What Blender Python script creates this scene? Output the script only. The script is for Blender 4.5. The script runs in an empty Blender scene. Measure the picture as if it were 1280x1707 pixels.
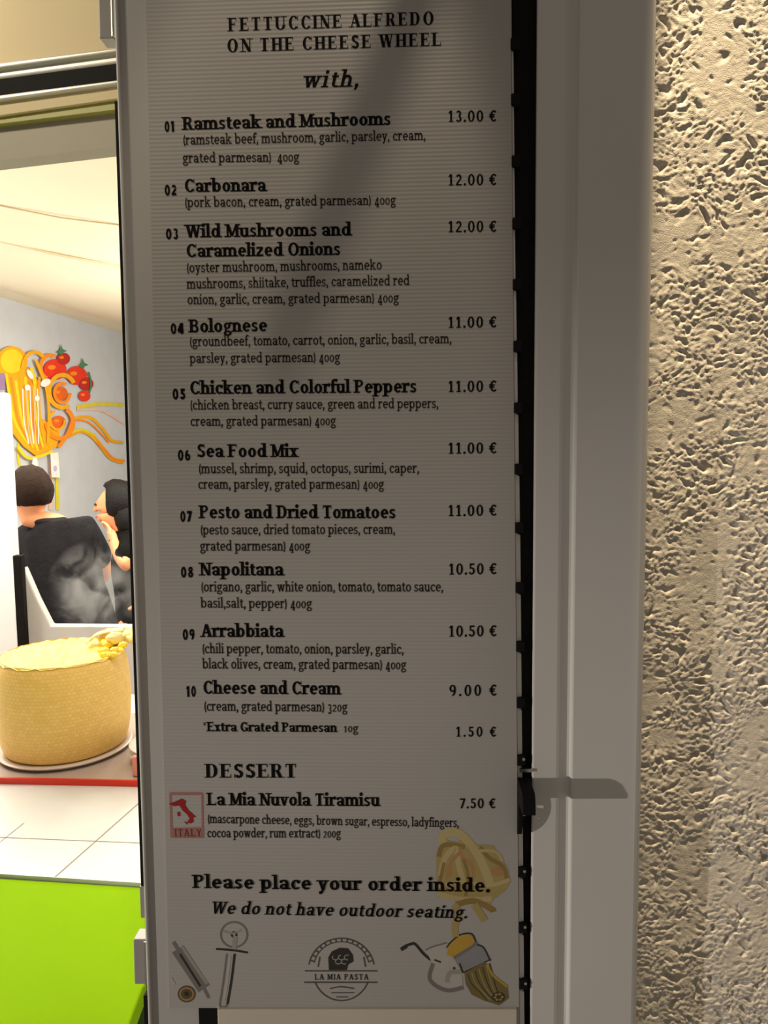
import bpy, bmesh, math, random
from mathutils import Vector, Matrix, noise
random.seed(7)
SC = bpy.context.scene
C = SC.collection
PI = math.pi

# ------------------------------------------------------------------ camera, world, lights, exposure
F = 1281.0                      # focal length in pixels of the 1280x1707 frame
EYE = Vector((0, 0, 1.6))
PITCH, ROLL = math.radians(5.2), 0.0109
_f = Vector((0, math.cos(PITCH), -math.sin(PITCH)))
_r0 = Vector((1, 0, 0)); _u0 = _r0.cross(_f)
_r = (_r0 * math.cos(ROLL) - _u0 * math.sin(ROLL)).normalized()
_u = _r.cross(_f)
cam_d = bpy.data.cameras.new('camera'); cam = bpy.data.objects.new('camera', cam_d); C.objects.link(cam)
cam.matrix_world = Matrix(((_r.x, _u.x, -_f.x, EYE.x), (_r.y, _u.y, -_f.y, EYE.y), (_r.z, _u.z, -_f.z, EYE.z), (0, 0, 0, 1)))
cam_d.sensor_fit = 'VERTICAL'; cam_d.sensor_height = 36.0; cam_d.lens = 36.0 * F / 1707.0
cam_d.clip_start = 0.02
SC.camera = cam

SC.view_settings.view_transform = 'Standard'; SC.view_settings.look = 'None'
SC.view_settings.exposure = 0.0; SC.view_settings.gamma = 1.0
SC.view_settings.use_curve_mapping = False

w = bpy.data.worlds.new('night'); SC.world = w; w.use_nodes = True
w.node_tree.nodes['Background'].inputs[0].default_value = (0.136, 0.117, 0.096, 1)
w.node_tree.nodes['Background'].inputs[1].default_value = 1.15

def light(name, kind, loc, target, energy, color, **kw):
    d = bpy.data.lights.new(name, kind); d.energy = energy; d.color = color
    for k, v in kw.items(): setattr(d, k, v)
    o = bpy.data.objects.new(name, d); C.objects.link(o); o.location = loc
    o.rotation_euler = (Vector(target) - Vector(loc)).to_track_quat('-Z', 'Y').to_euler()
    return o
LAMP = Vector((-0.04, 0.25, 2.90))
light('street_lamp_light', 'SPOT', (-3.60, -0.54, 1.24), (0.30, 0.85, 0.86), 285.0, (1.0, 0.91, 0.80), shadow_soft_size=0.02, spot_size=math.radians(27), spot_blend=0.9)
light('awning_lamp_light', 'SPOT', LAMP, (-0.085, 0.83, 1.72), 15.0, (1.0, 0.82, 0.60), shadow_soft_size=0.025, spot_size=math.radians(22), spot_blend=0.45)
light('wall_lamp_light', 'SPOT', (0.272, 0.55, 3.20), (0.76, 0.80, 1.50), 330.0, (1.0, 0.79, 0.49), shadow_soft_size=0.02, spot_size=math.radians(32), spot_blend=0.05)
light('header_fill_light', 'SPOT', (-1.00, 0.50, 2.35), (-0.62, 1.02, 2.10), 17.0, (1.0, 0.89, 0.68), shadow_soft_size=0.05, spot_size=math.radians(75), spot_blend=0.5)  # added spot that brightens the head of the opening, no lamp known there
light('shop_ceiling_light', 'AREA', (-1.6, 3.0, 2.38), (-1.6, 3.0, 0), 78.0, (1.0, 0.93, 0.80), shape='RECTANGLE', size=1.6, size_y=1.6)
light('cheese_fill_light', 'AREA', (-0.50, 1.28, 2.3), (-0.75, 1.6, 0.9), 8.5, (1.0, 0.94, 0.85), shape='RECTANGLE', size=0.5, size_y=0.3)  # added light in front of the cheese, to brighten its rind
light('shop_fill_light', 'POINT', (-1.75, 2.2, 1.7), (0, 0, 0), 18.0, (1.0, 0.93, 0.82), shadow_soft_size=0.12)  # added light out of view, lifts the mural wall, ceiling and guests
light('back_room_fill_light', 'POINT', (-0.45, 4.1, 1.95), (0, 0, 0), 78.0, (1.0, 0.94, 0.84), shadow_soft_size=0.12)  # added light hidden behind the menu leaf, brightens far ceiling and mural wall

# ------------------------------------------------------------------ helpers
def ray(px, py):
    return _f + _r * ((px - 640.0) / F) + _u * ((853.5 - py) / F)

class Plane:
    """a real plane in the place; at() gives its point seen at a photo pixel"""
    def __init__(s, p, n): s.p = Vector(p); s.n = Vector(n).normalized()
    def at(s, px, py, off=0.0):
        d = ray(px, py); p = s.p + s.n * off
        return EYE + d * ((p - EYE).dot(s.n) / d.dot(s.n))

YAW = math.radians(2.47)
HX = Vector((math.cos(YAW), -math.sin(YAW), 0))           # along the menu leaf, to the right
NB = Vector((math.sin(YAW), math.cos(YAW), 0))            # into the building
UP = Vector((0, 0, 1))
MENU = Plane(EYE + ray(550, 853) * 0.8, NB)               # front of the menu sheet

def zplane(z): return Plane((0, 0, z), (0, 0, 1))
def depth_at(px, py, y): return EYE + ray(px, py) * (y / ray(px, py).y)

MATS = {}
def mat(name, col, rough=0.5, metal=0.0, bump=None, vary=None, coat=0.0, spec=0.5, emit=None):
    if name in MATS: return MATS[name]
    m = bpy.data.materials.new(name); m.use_nodes = True; MATS[name] = m
    nt = m.node_tree; b = nt.nodes['Principled BSDF']
    b.inputs['Base Color'].default_value = (*col, 1); b.inputs['Roughness'].default_value = rough
    b.inputs['Metallic'].default_value = metal; b.inputs['Coat Weight'].default_value = coat
    b.inputs['Specular IOR Level'].default_value = spec
    tc = nt.nodes.new('ShaderNodeTexCoord')
    nz = nt.nodes.new('ShaderNodeTexNoise'); nt.links.new(tc.outputs['Object'], nz.inputs['Vector'])
    sc, amt = vary or (9.0, 0.03)
    nz.inputs['Scale'].default_value = sc; nz.inputs['Detail'].default_value = 4
    mr = nt.nodes.new('ShaderNodeMapRange'); nt.links.new(nz.outputs['Fac'], mr.inputs['Value'])
    mr.inputs['From Min'].default_value = 0.3; mr.inputs['From Max'].default_value = 0.7
    mr.inputs['To Min'].default_value = 1 - amt; mr.inputs['To Max'].default_value = 1 + amt
    mx = nt.nodes.new('ShaderNodeVectorMath'); mx.operation = 'SCALE'
    mx.inputs[0].default_value = col; nt.links.new(mr.outputs[0], mx.inputs['Scale'])
    nt.links.new(mx.outputs[0], b.inputs['Base Color'])
    if bump:
        bs, bd = bump
        n2 = nt.nodes.new('ShaderNodeTexNoise'); nt.links.new(tc.outputs['Object'], n2.inputs['Vector'])
        n2.inputs['Scale'].default_value = bs; n2.inputs['Detail'].default_value = 5
        bp = nt.nodes.new('ShaderNodeBump'); bp.inputs['Distance'].default_value = bd; bp.inputs['Strength'].default_value = 1.0
        nt.links.new(n2.outputs['Fac'], bp.inputs['Height']); nt.links.new(bp.outputs[0], b.inputs['Normal'])
    if emit:
        b.inputs['Emission Color'].default_value = (*col, 1); b.inputs['Emission Strength'].default_value = emit
    return m

def lin(r, g, b):
    f = lambda c: (c / 255 / 12.92) if c <= 10 else ((c / 255 + 0.055) / 1.055) ** 2.4
    return (f(r), f(g), f(b))

def link(name, me, parent=None, mats=()):
    o = bpy.data.objects.new(name, me); C.objects.link(o)
    for m in mats: me.materials.append(m)
    if parent is not None:
        o.parent = parent; o.matrix_parent_inverse = Matrix.Translation(-parent_loc(parent))
    return o
def parent_loc(p):
    l = Vector(p.location)
    if p.parent: l = l + p.matrix_parent_inverse.translation + parent_loc(p.parent)
    return l

class MB:
    """collects polygons; build() links them as one mesh object"""
    def __init__(s): s.v = []; s.f = []; s.m = []
    def poly(s, pts, m=0):
        i = len(s.v); s.v += [tuple(p) for p in pts]; s.f.append(tuple(range(i, i + len(pts)))); s.m.append(m)
    def grid(s, rows, m=0, closed=False):
        i = len(s.v); n = len(rows[0])
        for r in rows: s.v += [tuple(p) for p in r]
        for a in range(len(rows) - 1):
            for b in range(n if closed else n - 1):
                c = (b + 1) % n
                s.f.append((i + a * n + b, i + a * n + c, i + (a + 1) * n + c, i + (a + 1) * n + b)); s.m.append(m)
    def prism(s, pts, vec, m=0):
        """closed solid: the outline pts swept by vec"""
        pts = [Vector(p) for p in pts]; vec = Vector(vec); n = len(pts); i = len(s.v)
        s.v += [tuple(p) for p in pts] + [tuple(p + vec) for p in pts]
        s.f.append(tuple(range(i, i + n))); s.f.append(tuple(range(i + 2 * n - 1, i + n - 1, -1))); s.m += [m, m]
        for k in range(n):
            j = (k + 1) % n; s.f.append((i + k, i + n + k, i + n + j, i + j)); s.m.append(m)
    def box(s, o, a, b, c, m=0):
        o, a, b, c = map(Vector, (o, a, b, c)); s.prism([o, o + a, o + a + b, o + b], c, m)
    def tube(s, pts, rad, n=10, m=0, caps=True):
        pts = [Vector(p) for p in pts]; rads = rad if isinstance(rad, (list, tuple)) else [rad] * len(pts)
        rows = []; ref = None
        for k, p in enumerate(pts):
            t = (pts[min(k + 1, len(pts) - 1)] - pts[max(k - 1, 0)]).normalized()
            if ref is None: ref = t.orthogonal().normalized()
            ref = (ref - t * ref.dot(t)).normalized(); bn = t.cross(ref)
            rows.append([p + (ref * math.cos(2 * PI * q / n) + bn * math.sin(2 * PI * q / n)) * rads[k] for q in range(n)])
        s.grid(rows, m, True)
        if caps: s.poly(rows[0][::-1], m); s.poly(rows[-1], m)
    def lathe(s, prof, c, n=64, m=0, cap=True):
        c = Vector(c); rows = [[c + Vector((r * math.cos(2 * PI * q / n), r * math.sin(2 * PI * q / n), z)) for q in range(n)] for r, z in prof]
        s.grid(rows, m, True)
        if cap: s.poly(rows[0][::-1], m); s.poly(rows[-1], m)
    def build(s, name, mats, parent=None, smooth=False, bevel=0.0, weld=True):
        me = bpy.data.meshes.new(name); me.from_pydata(s.v, [], s.f)
        for p, k in zip(me.polygons, s.m): p.material_index = k; p.use_smooth = smooth
        if weld:
            bm = bmesh.new(); bm.from_mesh(me); bmesh.ops.recalc_face_normals(bm, faces=bm.faces); bm.to_mesh(me); bm.free()
        me.update()
        o = link(name, me, parent, mats if isinstance(mats, (list, tuple)) else [mats])
        if bevel:
            b = o.modifiers.new('Bevel', 'BEVEL'); b.width = bevel; b.segments = 3; b.limit_method = 'ANGLE'
        return o

def tag(o, label, cat, group=None, kind=None):
    o['label'] = label; o['category'] = cat
    if group: o['group'] = group
    if kind: o['kind'] = kind
    return o
def thing(name, loc, label, cat, group=None):
    o = bpy.data.objects.new(name, None); C.objects.link(o); o.location = loc; o.empty_display_size = 0.05
    return tag(o, label, cat, group)
def struct(o): o['kind'] = 'structure'; return o

# ------------------------------------------------------------------ materials
def ribbed(name, col, rough, amp):
    m = mat(name, col, rough, vary=(3, 0.02)); nt = m.node_tree; b = nt.nodes['Principled BSDF']
    tc = nt.nodes.new('ShaderNodeTexCoord'); wv = nt.nodes.new('ShaderNodeTexWave')
    wv.wave_type = 'BANDS'; wv.bands_direction = 'Z'; wv.wave_profile = 'SIN'
    wv.inputs['Scale'].default_value = 78.0; wv.inputs['Distortion'].default_value = 0.0
    nt.links.new(tc.outputs['Object'], wv.inputs['Vector'])
    bp = nt.nodes.new('ShaderNodeBump'); bp.inputs['Distance'].default_value = amp; bp.inputs['Strength'].default_value = 1
    nt.links.new(wv.outputs['Fac'], bp.inputs['Height']); nt.links.new(bp.outputs[0], b.inputs['Normal'])
    return m
M_sheet = ribbed('ribbed_white_film', (0.43, 0.415, 0.40), 0.38, 0.00018)
M_leaf = mat('white_plastic', (0.48, 0.465, 0.45), 0.42, vary=(4, 0.02))
M_frame = mat('white_window_plastic', (0.70, 0.685, 0.66), 0.35, vary=(5, 0.02))
M_ink = mat('black_ink', (0.006, 0.005, 0.005), 0.6, spec=0.08)
M_ink_soft = mat('brown_black_ink', (0.026, 0.019, 0.016), 0.6, spec=0.08)
M_black = mat('black_rubber', (0.005, 0.005, 0.005), 0.7, spec=0.2)
M_blackp = mat('black_plastic', (0.012, 0.013, 0.013), 0.35)
M_steel = mat('bright_steel', (0.7, 0.69, 0.66), 0.25, 1.0)
M_greyp = mat('grey_metal', (0.42, 0.40, 0.38), 0.45, 0.3)

# ------------------------------------------------------------------ structure: stucco wall on the right
WALLD = 0.034                                    # the wall lies this far behind the frame's face
def stucco_h(u, v):
    p = Vector((u, v, 0))
    wv = noise.noise_vector(p * 38) * 0.009
    q = Vector((u + wv.x, v * 1.18 + wv.y, wv.z))
    cover = noise.noise(p * 16 + Vector((3, 9, 1))) * 0.8 + noise.noise(p * 42) * 0.55 + 0.28
    cover = max(0.0, min(1.0, cover * 1.7 + 0.25))
    r = 1 - abs(noise.noise(q * 185)) * 2.2
    r2 = 1 - abs(noise.noise(q * 340 + Vector((5, 2, 8)))) * 2.0
    b = noise.noise(q * 240 + Vector((1, 7, 3)))
    pit = max(0.0, noise.noise(q * 120 + Vector((8, 8, 2))) - 0.22)
    return 0.62 * (0.0027 * cover * (0.55 * r + 0.45 * r2) * 0.5 + 0.0012 * b * (0.25 + cover) - 0.010 * pit * (0.3 + cover) + 0.002 * noise.noise(p * 9))
x_edge = 1030
o0 = MENU.at(x_edge, 853, WALLD)
us = [i * 0.00115 for i in range(190)]
while us[-1] < 1.6: us.append(us[-1] + max(0.002, (us[-1] - 0.21) * 0.18))
vs = [-0.68 + i * 0.00125 for i in range(1100)]
vs = [-1.62, -1.3, -1.0, -0.8] + vs + [vs[-1] + 0.15, vs[-1] + 0.4, vs[-1] + 0.9]
mb = MB(); mb.grid([[o0 + HX * u + UP * v - NB * stucco_h(u, v) for u in us] for v in vs])
M_stucco = mat('rough_stucco', (0.60, 0.555, 0.49), 0.9, bump=(900, 0.0005), vary=(60, 0.07))
struct(mb.build('wall_right', M_stucco, smooth=True))
mb = MB(); mb.box(o0 + NB * 0.03 + UP * -1.62, HX * 1.55, NB * 0.22, UP * 3.2)
struct(mb.build('wall_core', M_stucco))

# ------------------------------------------------------------------ structure: white window frame beside the wall
def zx(px, off=0.0, py=853): 
    p = MENU.at(px, py, off); return p
def column(name, prof, z0, z1, m, parent=None, bevel=0.0, smooth=False):
    """prof: (photo x at mid height, offset behind the menu plane) outline swept vertically from z0 to z1"""
    mb = MB(); pts = [zx(px, off) for px, off in prof]
    pts = [Vector((p.x, p.y, z0)) for p in pts]; mb.prism(pts, (0, 0, z1 - z0))
    return mb.build(name, m, parent, smooth, bevel)
Z0, Z1 = 0.35, 2.75
prof = [(889, 0.060), (889, 0.0035), (890.5, 0.0015), (893, 0.001), (931, 0.001), (936, 0.0017), (942, 0.0040), (948, 0.0052), (953, 0.0046),
        (956, 0.0010), (957.5, -0.0008), (960, -0.0014), (1068, -0.0014), (1072, -0.0008), (1074.5, 0.001), (1076.5, 0.004), (1077.5, 0.060)]
struct(column('trim_1', prof, Z0, Z1, M_frame))

# ------------------------------------------------------------------ the hand-drawn serif lettering
Xh, Cap, Asc, Desc = 0.50, 0.70, 0.76, -0.21
class Pen:
    def __init__(s, S, T, serif=True): s.S, s.T, s.sf, s.q = S, T, serif, []
    def rect(s, x0, y0, x1, y1): s.q.append([(x0, y0), (x1, y0), (x1, y1), (x0, y1)])
    def ser(s, x, y, l=1, r=1, up=1):
        if not s.sf: return
        h = max(0.036, s.T * 0.75); e = s.S * 0.42 + 0.035
        s.rect(x - s.S / 2 - e * l, y if up > 0 else y - h, x + s.S / 2 + e * r, y + h if up > 0 else y)
    def stem(s, x, y0, y1, b='lr', t='l', w=None):
        w = w or s.S; s.rect(x - w / 2, y0, x + w / 2, y1)
        if b: s.ser(x, y0, 'l' in b, 'r' in b, 1)
        if t: s.ser(x, y1, 'l' in t, 'r' in t, -1)
    def sl(s, x0, y0, x1, y1, w): s.q.append([(x0 - w / 2, y0), (x0 + w / 2, y0), (x1 + w / 2, y1), (x1 - w / 2, y1)])
    def bar(s, x0, x1, y, t=None): t = t or s.T; s.rect(x0, y - t / 2, x1, y + t / 2)
    def arc(s, cx, cy, rx, ry, a0=0, a1=360, wx=None, wy=None):
        wx = min(wx or s.S, rx * .72); wy = min(wy or s.T, ry * .72); n = max(4, int(abs(a1 - a0) / 18))
        A = [math.radians(a0 + (a1 - a0) * k / n) for k in range(n + 1)]
        for a, b in zip(A, A[1:]):
            s.q.append([(cx + rx * math.cos(a), cy + ry * math.sin(a)), (cx + rx * math.cos(b), cy + ry * math.sin(b)),
                        (cx + (rx - wx) * math.cos(b), cy + (ry - wy) * math.sin(b)), (cx + (rx - wx) * math.cos(a), cy + (ry - wy) * math.sin(a))])
    def dot(s, cx, cy, r): s.q.append([(cx + r * math.cos(k * PI / 4), cy + r * math.sin(k * PI / 4)) for k in range(8)])

def glyph(ch, S, T, sf=True):
    p = Pen(S, T, sf); st, sl, bar, arc, dot = p.stem, p.sl, p.bar, p.arc, p.dot
    A2 = T + 0.03; h = S / 2; W = 0.6
    if ch == ' ': return [], 0.24
    if ch == 'n' or ch == 'h' or ch == 'm':
        st(.13, 0, Asc if ch == 'h' else Xh); x = .13
        for _ in range(2 if ch == 'm' else 1):
            d = .30; arc(x + d / 2, .31, d / 2 + h, .205, 0, 180, S, A2); st(x + d, 0, .32, t=''); x += d
        W = x + .15
    elif ch == 'u':
        st(.13, .18, Xh, b=''); arc(.28, .19, .15 + h, .205, 180, 360, S, A2); st(.43, 0, Xh, b='r'); W = .57
    elif ch == 'r': st(.13, 0, Xh); arc(.28, .30, .15 + h, .21, 65, 180, S, A2); dot(.36, .44, S * .56); W = .44
    elif ch == 'i': st(.13, 0, Xh); dot(.13, .66, S * .62); W = .27
    elif ch == 'l': st(.13, 0, Asc); W = .27
    elif ch == 't': st(.16, .12, .63, b='', t=''); bar(.03, .33, Xh - T / 2, T); arc(.29, .14, .13 + h, .15, 180, 310, S, T); W = .36
    elif ch == 'f': st(.15, 0, .60, t=''); bar(.03, .33, Xh - T / 2, T); arc(.28, .58, .13 + h, .19, 50, 180, S, A2); dot(.36, .69, S * .5); W = .34
    elif ch == 'o': arc(.28, .25, .24, .26); W = .56
    elif ch == 'c': arc(.28, .25, .24, .26, 50, 320); dot(.41, .40, S * .56); W = .49
    elif ch == 'e': arc(.28, .25, .24, .26, 0, 318); bar(.08, .51, .26, T); W = .54
    elif ch in 'bp':
        st(.13, 0 if ch == 'b' else Desc, Asc if ch == 'b' else Xh, b='lr' if ch == 'p' else ''); arc(.31, .25, .24, .26); W = .60
    elif ch in 'dq':
        st(.46, 0 if ch == 'd' else Desc, Asc if ch == 'd' else Xh, b='r' if ch == 'd' else 'lr', t='l' if ch == 'd' else ''); arc(.28, .25, .24, .26); W = .61
    elif ch == 'g':
        arc(.25, .33, .20, .18); arc(.27, -.07, .24, .145, 0, 360, S * .8, T); sl(.14, .05, .17, .18, S * .6); bar(.38, .52, .47, T * 1.2); W = .54
    elif ch == 'a':
        arc(.25, .33, .155 + h, .18, 0, 150, S, T); dot(.11, .40, S * .5); st(.405, .0, .34, b='r', t=''); arc(.24, .14, .20, .15); W = .54
    elif ch == 's':
        arc(.21, .365, .165, .145, 20, 275, S * .85, S * .62); arc(.22, .135, .175, .145, -160, 95, S * .85, S * .62)
        p.rect(.33, .37, .37, .5); p.rect(.03, 0, .07, .14); W = .44
    elif ch == 'k': st(.13, 0, Asc); sl(.18, .22, .42, .48, T * 1.4); sl(.27, .30, .47, .02, S); p.ser(.47, 0); p.ser(.40, Xh, up=-1); W = .60
    elif ch in 'vwyx':
        if ch == 'v' or ch == 'y':
            sl(.12, Xh, .28, 0, S); sl(.28, 0, .43, Xh, T * 1.3); p.ser(.12, Xh, up=-1); p.ser(.43, Xh, .6, .6, -1); W = .54
            if ch == 'y': sl(.28, .03, .2, -.16, T * 1.4); dot(.15, -.15, S * .55)
        elif ch == 'w':
            sl(.12, Xh, .26, 0, S); sl(.26, 0, .40, Xh, T * 1.3); sl(.40, Xh, .54, 0, S); sl(.54, 0, .67, Xh, T * 1.3)
            p.ser(.12, Xh, up=-1); p.ser(.40, Xh, .6, .6, -1); p.ser(.67, Xh, .6, .6, -1); W = .78
        else: sl(.12, Xh, .42, 0, S); sl(.12, 0, .42, Xh, T * 1.3); [p.ser(a, b, .7, .7, c) for a, b, c in ((.12, Xh, -1), (.42, Xh, -1), (.12, 0, 1), (.42, 0, 1))]; W = .54
    elif ch == 'z': bar(.05, .43, Xh - T / 2, T * 1.2); bar(.05, .45, T / 2, T * 1.2); sl(.11, T, .37, Xh - T, S); p.rect(.05, .36, .09, Xh); p.rect(.41, 0, .45, .14); W = .49
    elif ch in 'EFL':
        st(.15, 0, Cap, t='lr')
        if ch != 'L': bar(.15, .53, Cap - T / 2); p.rect(.49, .53, .53, Cap); bar(.15, .42, .37); p.rect(.39, .28, .43, .46)
        if ch != 'F': bar(.15, .56, T / 2); p.rect(.52, 0, .56, .18)
        W = .60
    elif ch in 'TI':
        x = .13 if ch == 'I' else .31; st(x, 0, Cap, t='lr' if ch == 'I' else ''); W = .27
        if ch == 'T': bar(.05, .57, Cap - T / 2); p.rect(.05, .52, .09, Cap); p.rect(.53, .52, .57, Cap); W = .62
    elif ch == 'H': st(.14, 0, Cap, t='lr'); st(.54, 0, Cap, t='lr'); bar(.14, .54, .36); W = .68
    elif ch == 'N': st(.13, 0, Cap, t='l', w=T * 1.3); st(.57, 0, Cap, b='', t='lr', w=T * 1.3); sl(.14, Cap, .55, 0, S * 1.1); W = .69
    elif ch == 'M': st(.13, 0, Cap, t='l', w=T * 1.3); st(.67, 0, Cap, t='r'); sl(.15, Cap, .38, .05, S); sl(.38, .05, .64, Cap, T * 1.3); W = .81
    elif ch == 'U': st(.14, .22, Cap, b='', t='lr'); arc(.35, .24, .21 + h, .25, 180, 360, S, T); st(.56, .22, Cap, b='', t='lr', w=T * 1.3); W = .70
    elif ch == 'A': sl(.10, 0, .32, Cap, T * 1.3); sl(.33, Cap, .56, 0, S * 1.1); bar(.17, .5, .24); p.ser(.10, 0, .7, .7); p.ser(.56, 0); W = .67
    elif ch == 'Y': st(.31, 0, .34, t=''); sl(.31, .30, .12, Cap, S); sl(.31, .30, .52, Cap, T * 1.3); W = .62
    elif ch == 'W':
        sl(.12, Cap, .30, 0, S); sl(.30, 0, .46, Cap, T * 1.3); sl(.46, Cap, .64, 0, S); sl(.64, 0, .80, Cap, T * 1.3)
        p.ser(.12, Cap, up=-1); p.ser(.46, Cap, .7, .7, -1); p.ser(.80, Cap, .7, .7, -1); W = .91
    elif ch in 'BPRD':
        st(.15, 0, Cap, t='l', b='l' if ch in 'BD' else 'lr')
        if ch == 'D': bar(.15, .34, Cap - T / 2); bar(.15, .34, T / 2); arc(.33, .35, .29, .35, -90, 90, S, T); W = .68
        else:
            bar(.15, .36, Cap - T / 2); bar(.15, .38, .36); arc(.35, .525, .19, .175, -90, 90, S, T); W = .60
            if ch == 'B': bar(.15, .38, T / 2); arc(.37, .18, .20, .20, -90, 90, S, T); W = .63
            if ch == 'R': sl(.36, .36, .52, 0, S); p.ser(.53, 0, .4, 1); W = .66
    elif ch in 'CGO':
        if ch == 'O': arc(.37, .35, .32, .365); W = .74
        else:
            arc(.36, .35, .31, .365, 38, 322); p.rect(.58, .47, .62, .70); W = .66
            if ch == 'G': st(.57, .05, .30, b='', t='lr'); W = .70
            else: p.rect(.58, .02, .61, .18)
    elif ch == 'S':
        arc(.27, .52, .21, .19, 20, 272, S * .95, S * .66); arc(.28, .185, .22, .20, -160, 92, S * .95, S * .66)
        p.rect(.43, .50, .47, .71); p.rect(.05, -.01, .09, .20); W = .54
    elif ch == '0': arc(.27, .35, .23, .36); W = .54
    elif ch == '1': st(.24, 0, Cap, t=''); sl(.10, .53, .20, Cap, S * .7); W = .46
    elif ch == '2': arc(.25, .50, .19, .20, -20, 165, S, T * 1.2); sl(.11, .07, .38, .43, S * .9); p.rect(.05, 0, .46, max(T, .07)); W = .51
    elif ch == '3': arc(.24, .525, .18, .18, -90, 155, S, T * 1.1); arc(.24, .19, .20, .20, -155, 90, S, T * 1.1); W = .50
    elif ch == '4': st(.36, 0, Cap, t=''); sl(.08, .22, .34, Cap, T * 1.5); bar(.04, .50, .20, T * 1.4); W = .54
    elif ch == '5': arc(.23, .22, .22, .23, -160, 120, S, T * 1.1); p.rect(.10, .36, .10 + T * 1.2, Cap); p.rect(.10, Cap - S * .8, .42, Cap); W = .50
    elif ch == '6': arc(.27, .22, .22, .23); arc(.32, .35, .27, .36, 95, 200, S, T); W = .53
    elif ch == '7': p.rect(.06, Cap - S * .8, .46, Cap); sl(.18, 0, .42, Cap - .04, S); W = .50
    elif ch == '8': arc(.27, .52, .19, .18); arc(.27, .19, .22, .20); W = .54
    elif ch == '9': arc(.26, .48, .22, .23); arc(.21, .35, .27, .36, -85, 20, S, T); W = .53
    elif ch == '.': dot(.11, .06, S * .62); W = .23
    elif ch == ',': dot(.11, .06, S * .62); sl(.07, -.13, .14, .04, T * 1.4); W = .23
    elif ch == '(': arc(.36, .28, .26, .50, 125, 235, S * .9, T); W = .28
    elif ch == ')': arc(-.08, .28, .26, .50, -55, 55, S * .9, T); W = .28
    elif ch == '*': [p.sl(.2 - math.cos(a) * .13, .55 - math.sin(a) * .13, .2 + math.cos(a) * .13, .55 + math.sin(a) * .13, .06) for a in (.5, 1.57, 2.6)]; W = .38
    elif ch == '€': arc(.34, .35, .25, .36, 45, 315, S, T * 1.3); bar(.02, .40, .42, T * 1.2); bar(.02, .38, .29, T * 1.2); W = .58
    return p.q, W

STYLES = dict(name=(.175, .088, 0), desc=(.115, .075, 0), price=(.135, .075, 0), title=(.18, .05, 0), big=(.165, .085, 0), ital=(.135, .075, .24), num=(.23, .15, 0), tiny=(.12, .07, 0))
def text_mb(txt, x0, x1, y0, y1, size, style, plane=None, off=-0.0004, mb=None, m=0, track=0.0):
    """lettering along the baseline (x0,y0)-(x1,y1), cap height `size` photo pixels, on a real plane"""
    plane = plane or MENU; mb = mb or MB(); S, T, sh = STYLES[style]; pen = 0.0; out = []
    for ch in txt:
        old = style == 'desc' and ch.isdigit()
        q, W = glyph(ch, S, T, style != 'num')
        if old:
            k = .5 / Cap if ch in '012' else 1.0
            q = [[(x * (.9 if k < 1 else .85), y * k - (.17 if k == 1 else 0)) for x, y in g] for g in q]; W *= .9
        if style == 'num': q = [[(x * .92, y) for x, y in g] for g in q]; W *= .92
        out += [[(x + pen, y) for x, y in g] for g in q]; pen += W + track
    pen -= track
    vs = size / Cap
    for g in out:
        pts = []
        for x, y in g:
            t = (x + sh * (y - .2)) / pen; bx = x0 + (x1 - x0) * t; by = y0 + (y1 - y0) * t
            h = y * vs; pts.append(plane.at(bx - (787 - bx) / 14360.0 * h, by - h, off))
        mb.poly(pts, m)
    return mb

# ------------------------------------------------------------------ the menu leaf
def leaf_x(kind, y):       # photo x of the leaf's edges at photo row y
    return {'edge': 193 + 0.0336 * y, 'sheet': 243 + 0.0235 * y, 'right': 852 + 0.0085 * y, 'hinge': 187 + 0.0325 * y}[kind]
base = MENU.at(550, 1780); base.z = 0.62
board = thing('menu_board', base, 'tall white shutter panel printed with a pasta menu and prices', 'menu board')
YT, YB = -90, 1800
mb = MB()
q = [MENU.at(leaf_x('edge', YT), YT, .002), MENU.at(leaf_x('right', YT) + 1, YT, .002), MENU.at(leaf_x('right', YB) + 1, YB, .002), MENU.at(leaf_x('edge', YB), YB, .002)]
mb.prism(q, NB * 0.034); mb.build('leaf_panel', M_leaf, board, bevel=0.0025)
mb = MB()     # the ribbed film glued on it
rows = []
for k in range(21):
    y = YT + (1681 - YT) * k / 20
    rows.append([MENU.at(leaf_x('sheet', y), y, 0), MENU.at(leaf_x('right', y) - 1, y, 0)])
mb.prism([r[0] for r in rows] + [r[1] for r in rows[::-1]], NB * 0.0021)
mb.build('menu_sheet', M_sheet, board)
mb = MB()     # lip under the film
mb.box(MENU.at(362, 1683, -.004), MENU.at(862, 1683, -.004) - MENU.at(362, 1683, -.004), (0, 0, -.035), NB * 0.0062)
mb.build('bottom_lip', mat('cream_plastic', (0.62, 0.57, 0.47), 0.4), board, bevel=0.0012)
mb = MB(); a = MENU.at(331, 1681, -.0006); mb.box(a, MENU.at(361, 1681, -.0006) - a, (0, 0, -.03), NB * 0.003); mb.build('lip_end_slot', M_black, board)

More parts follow.
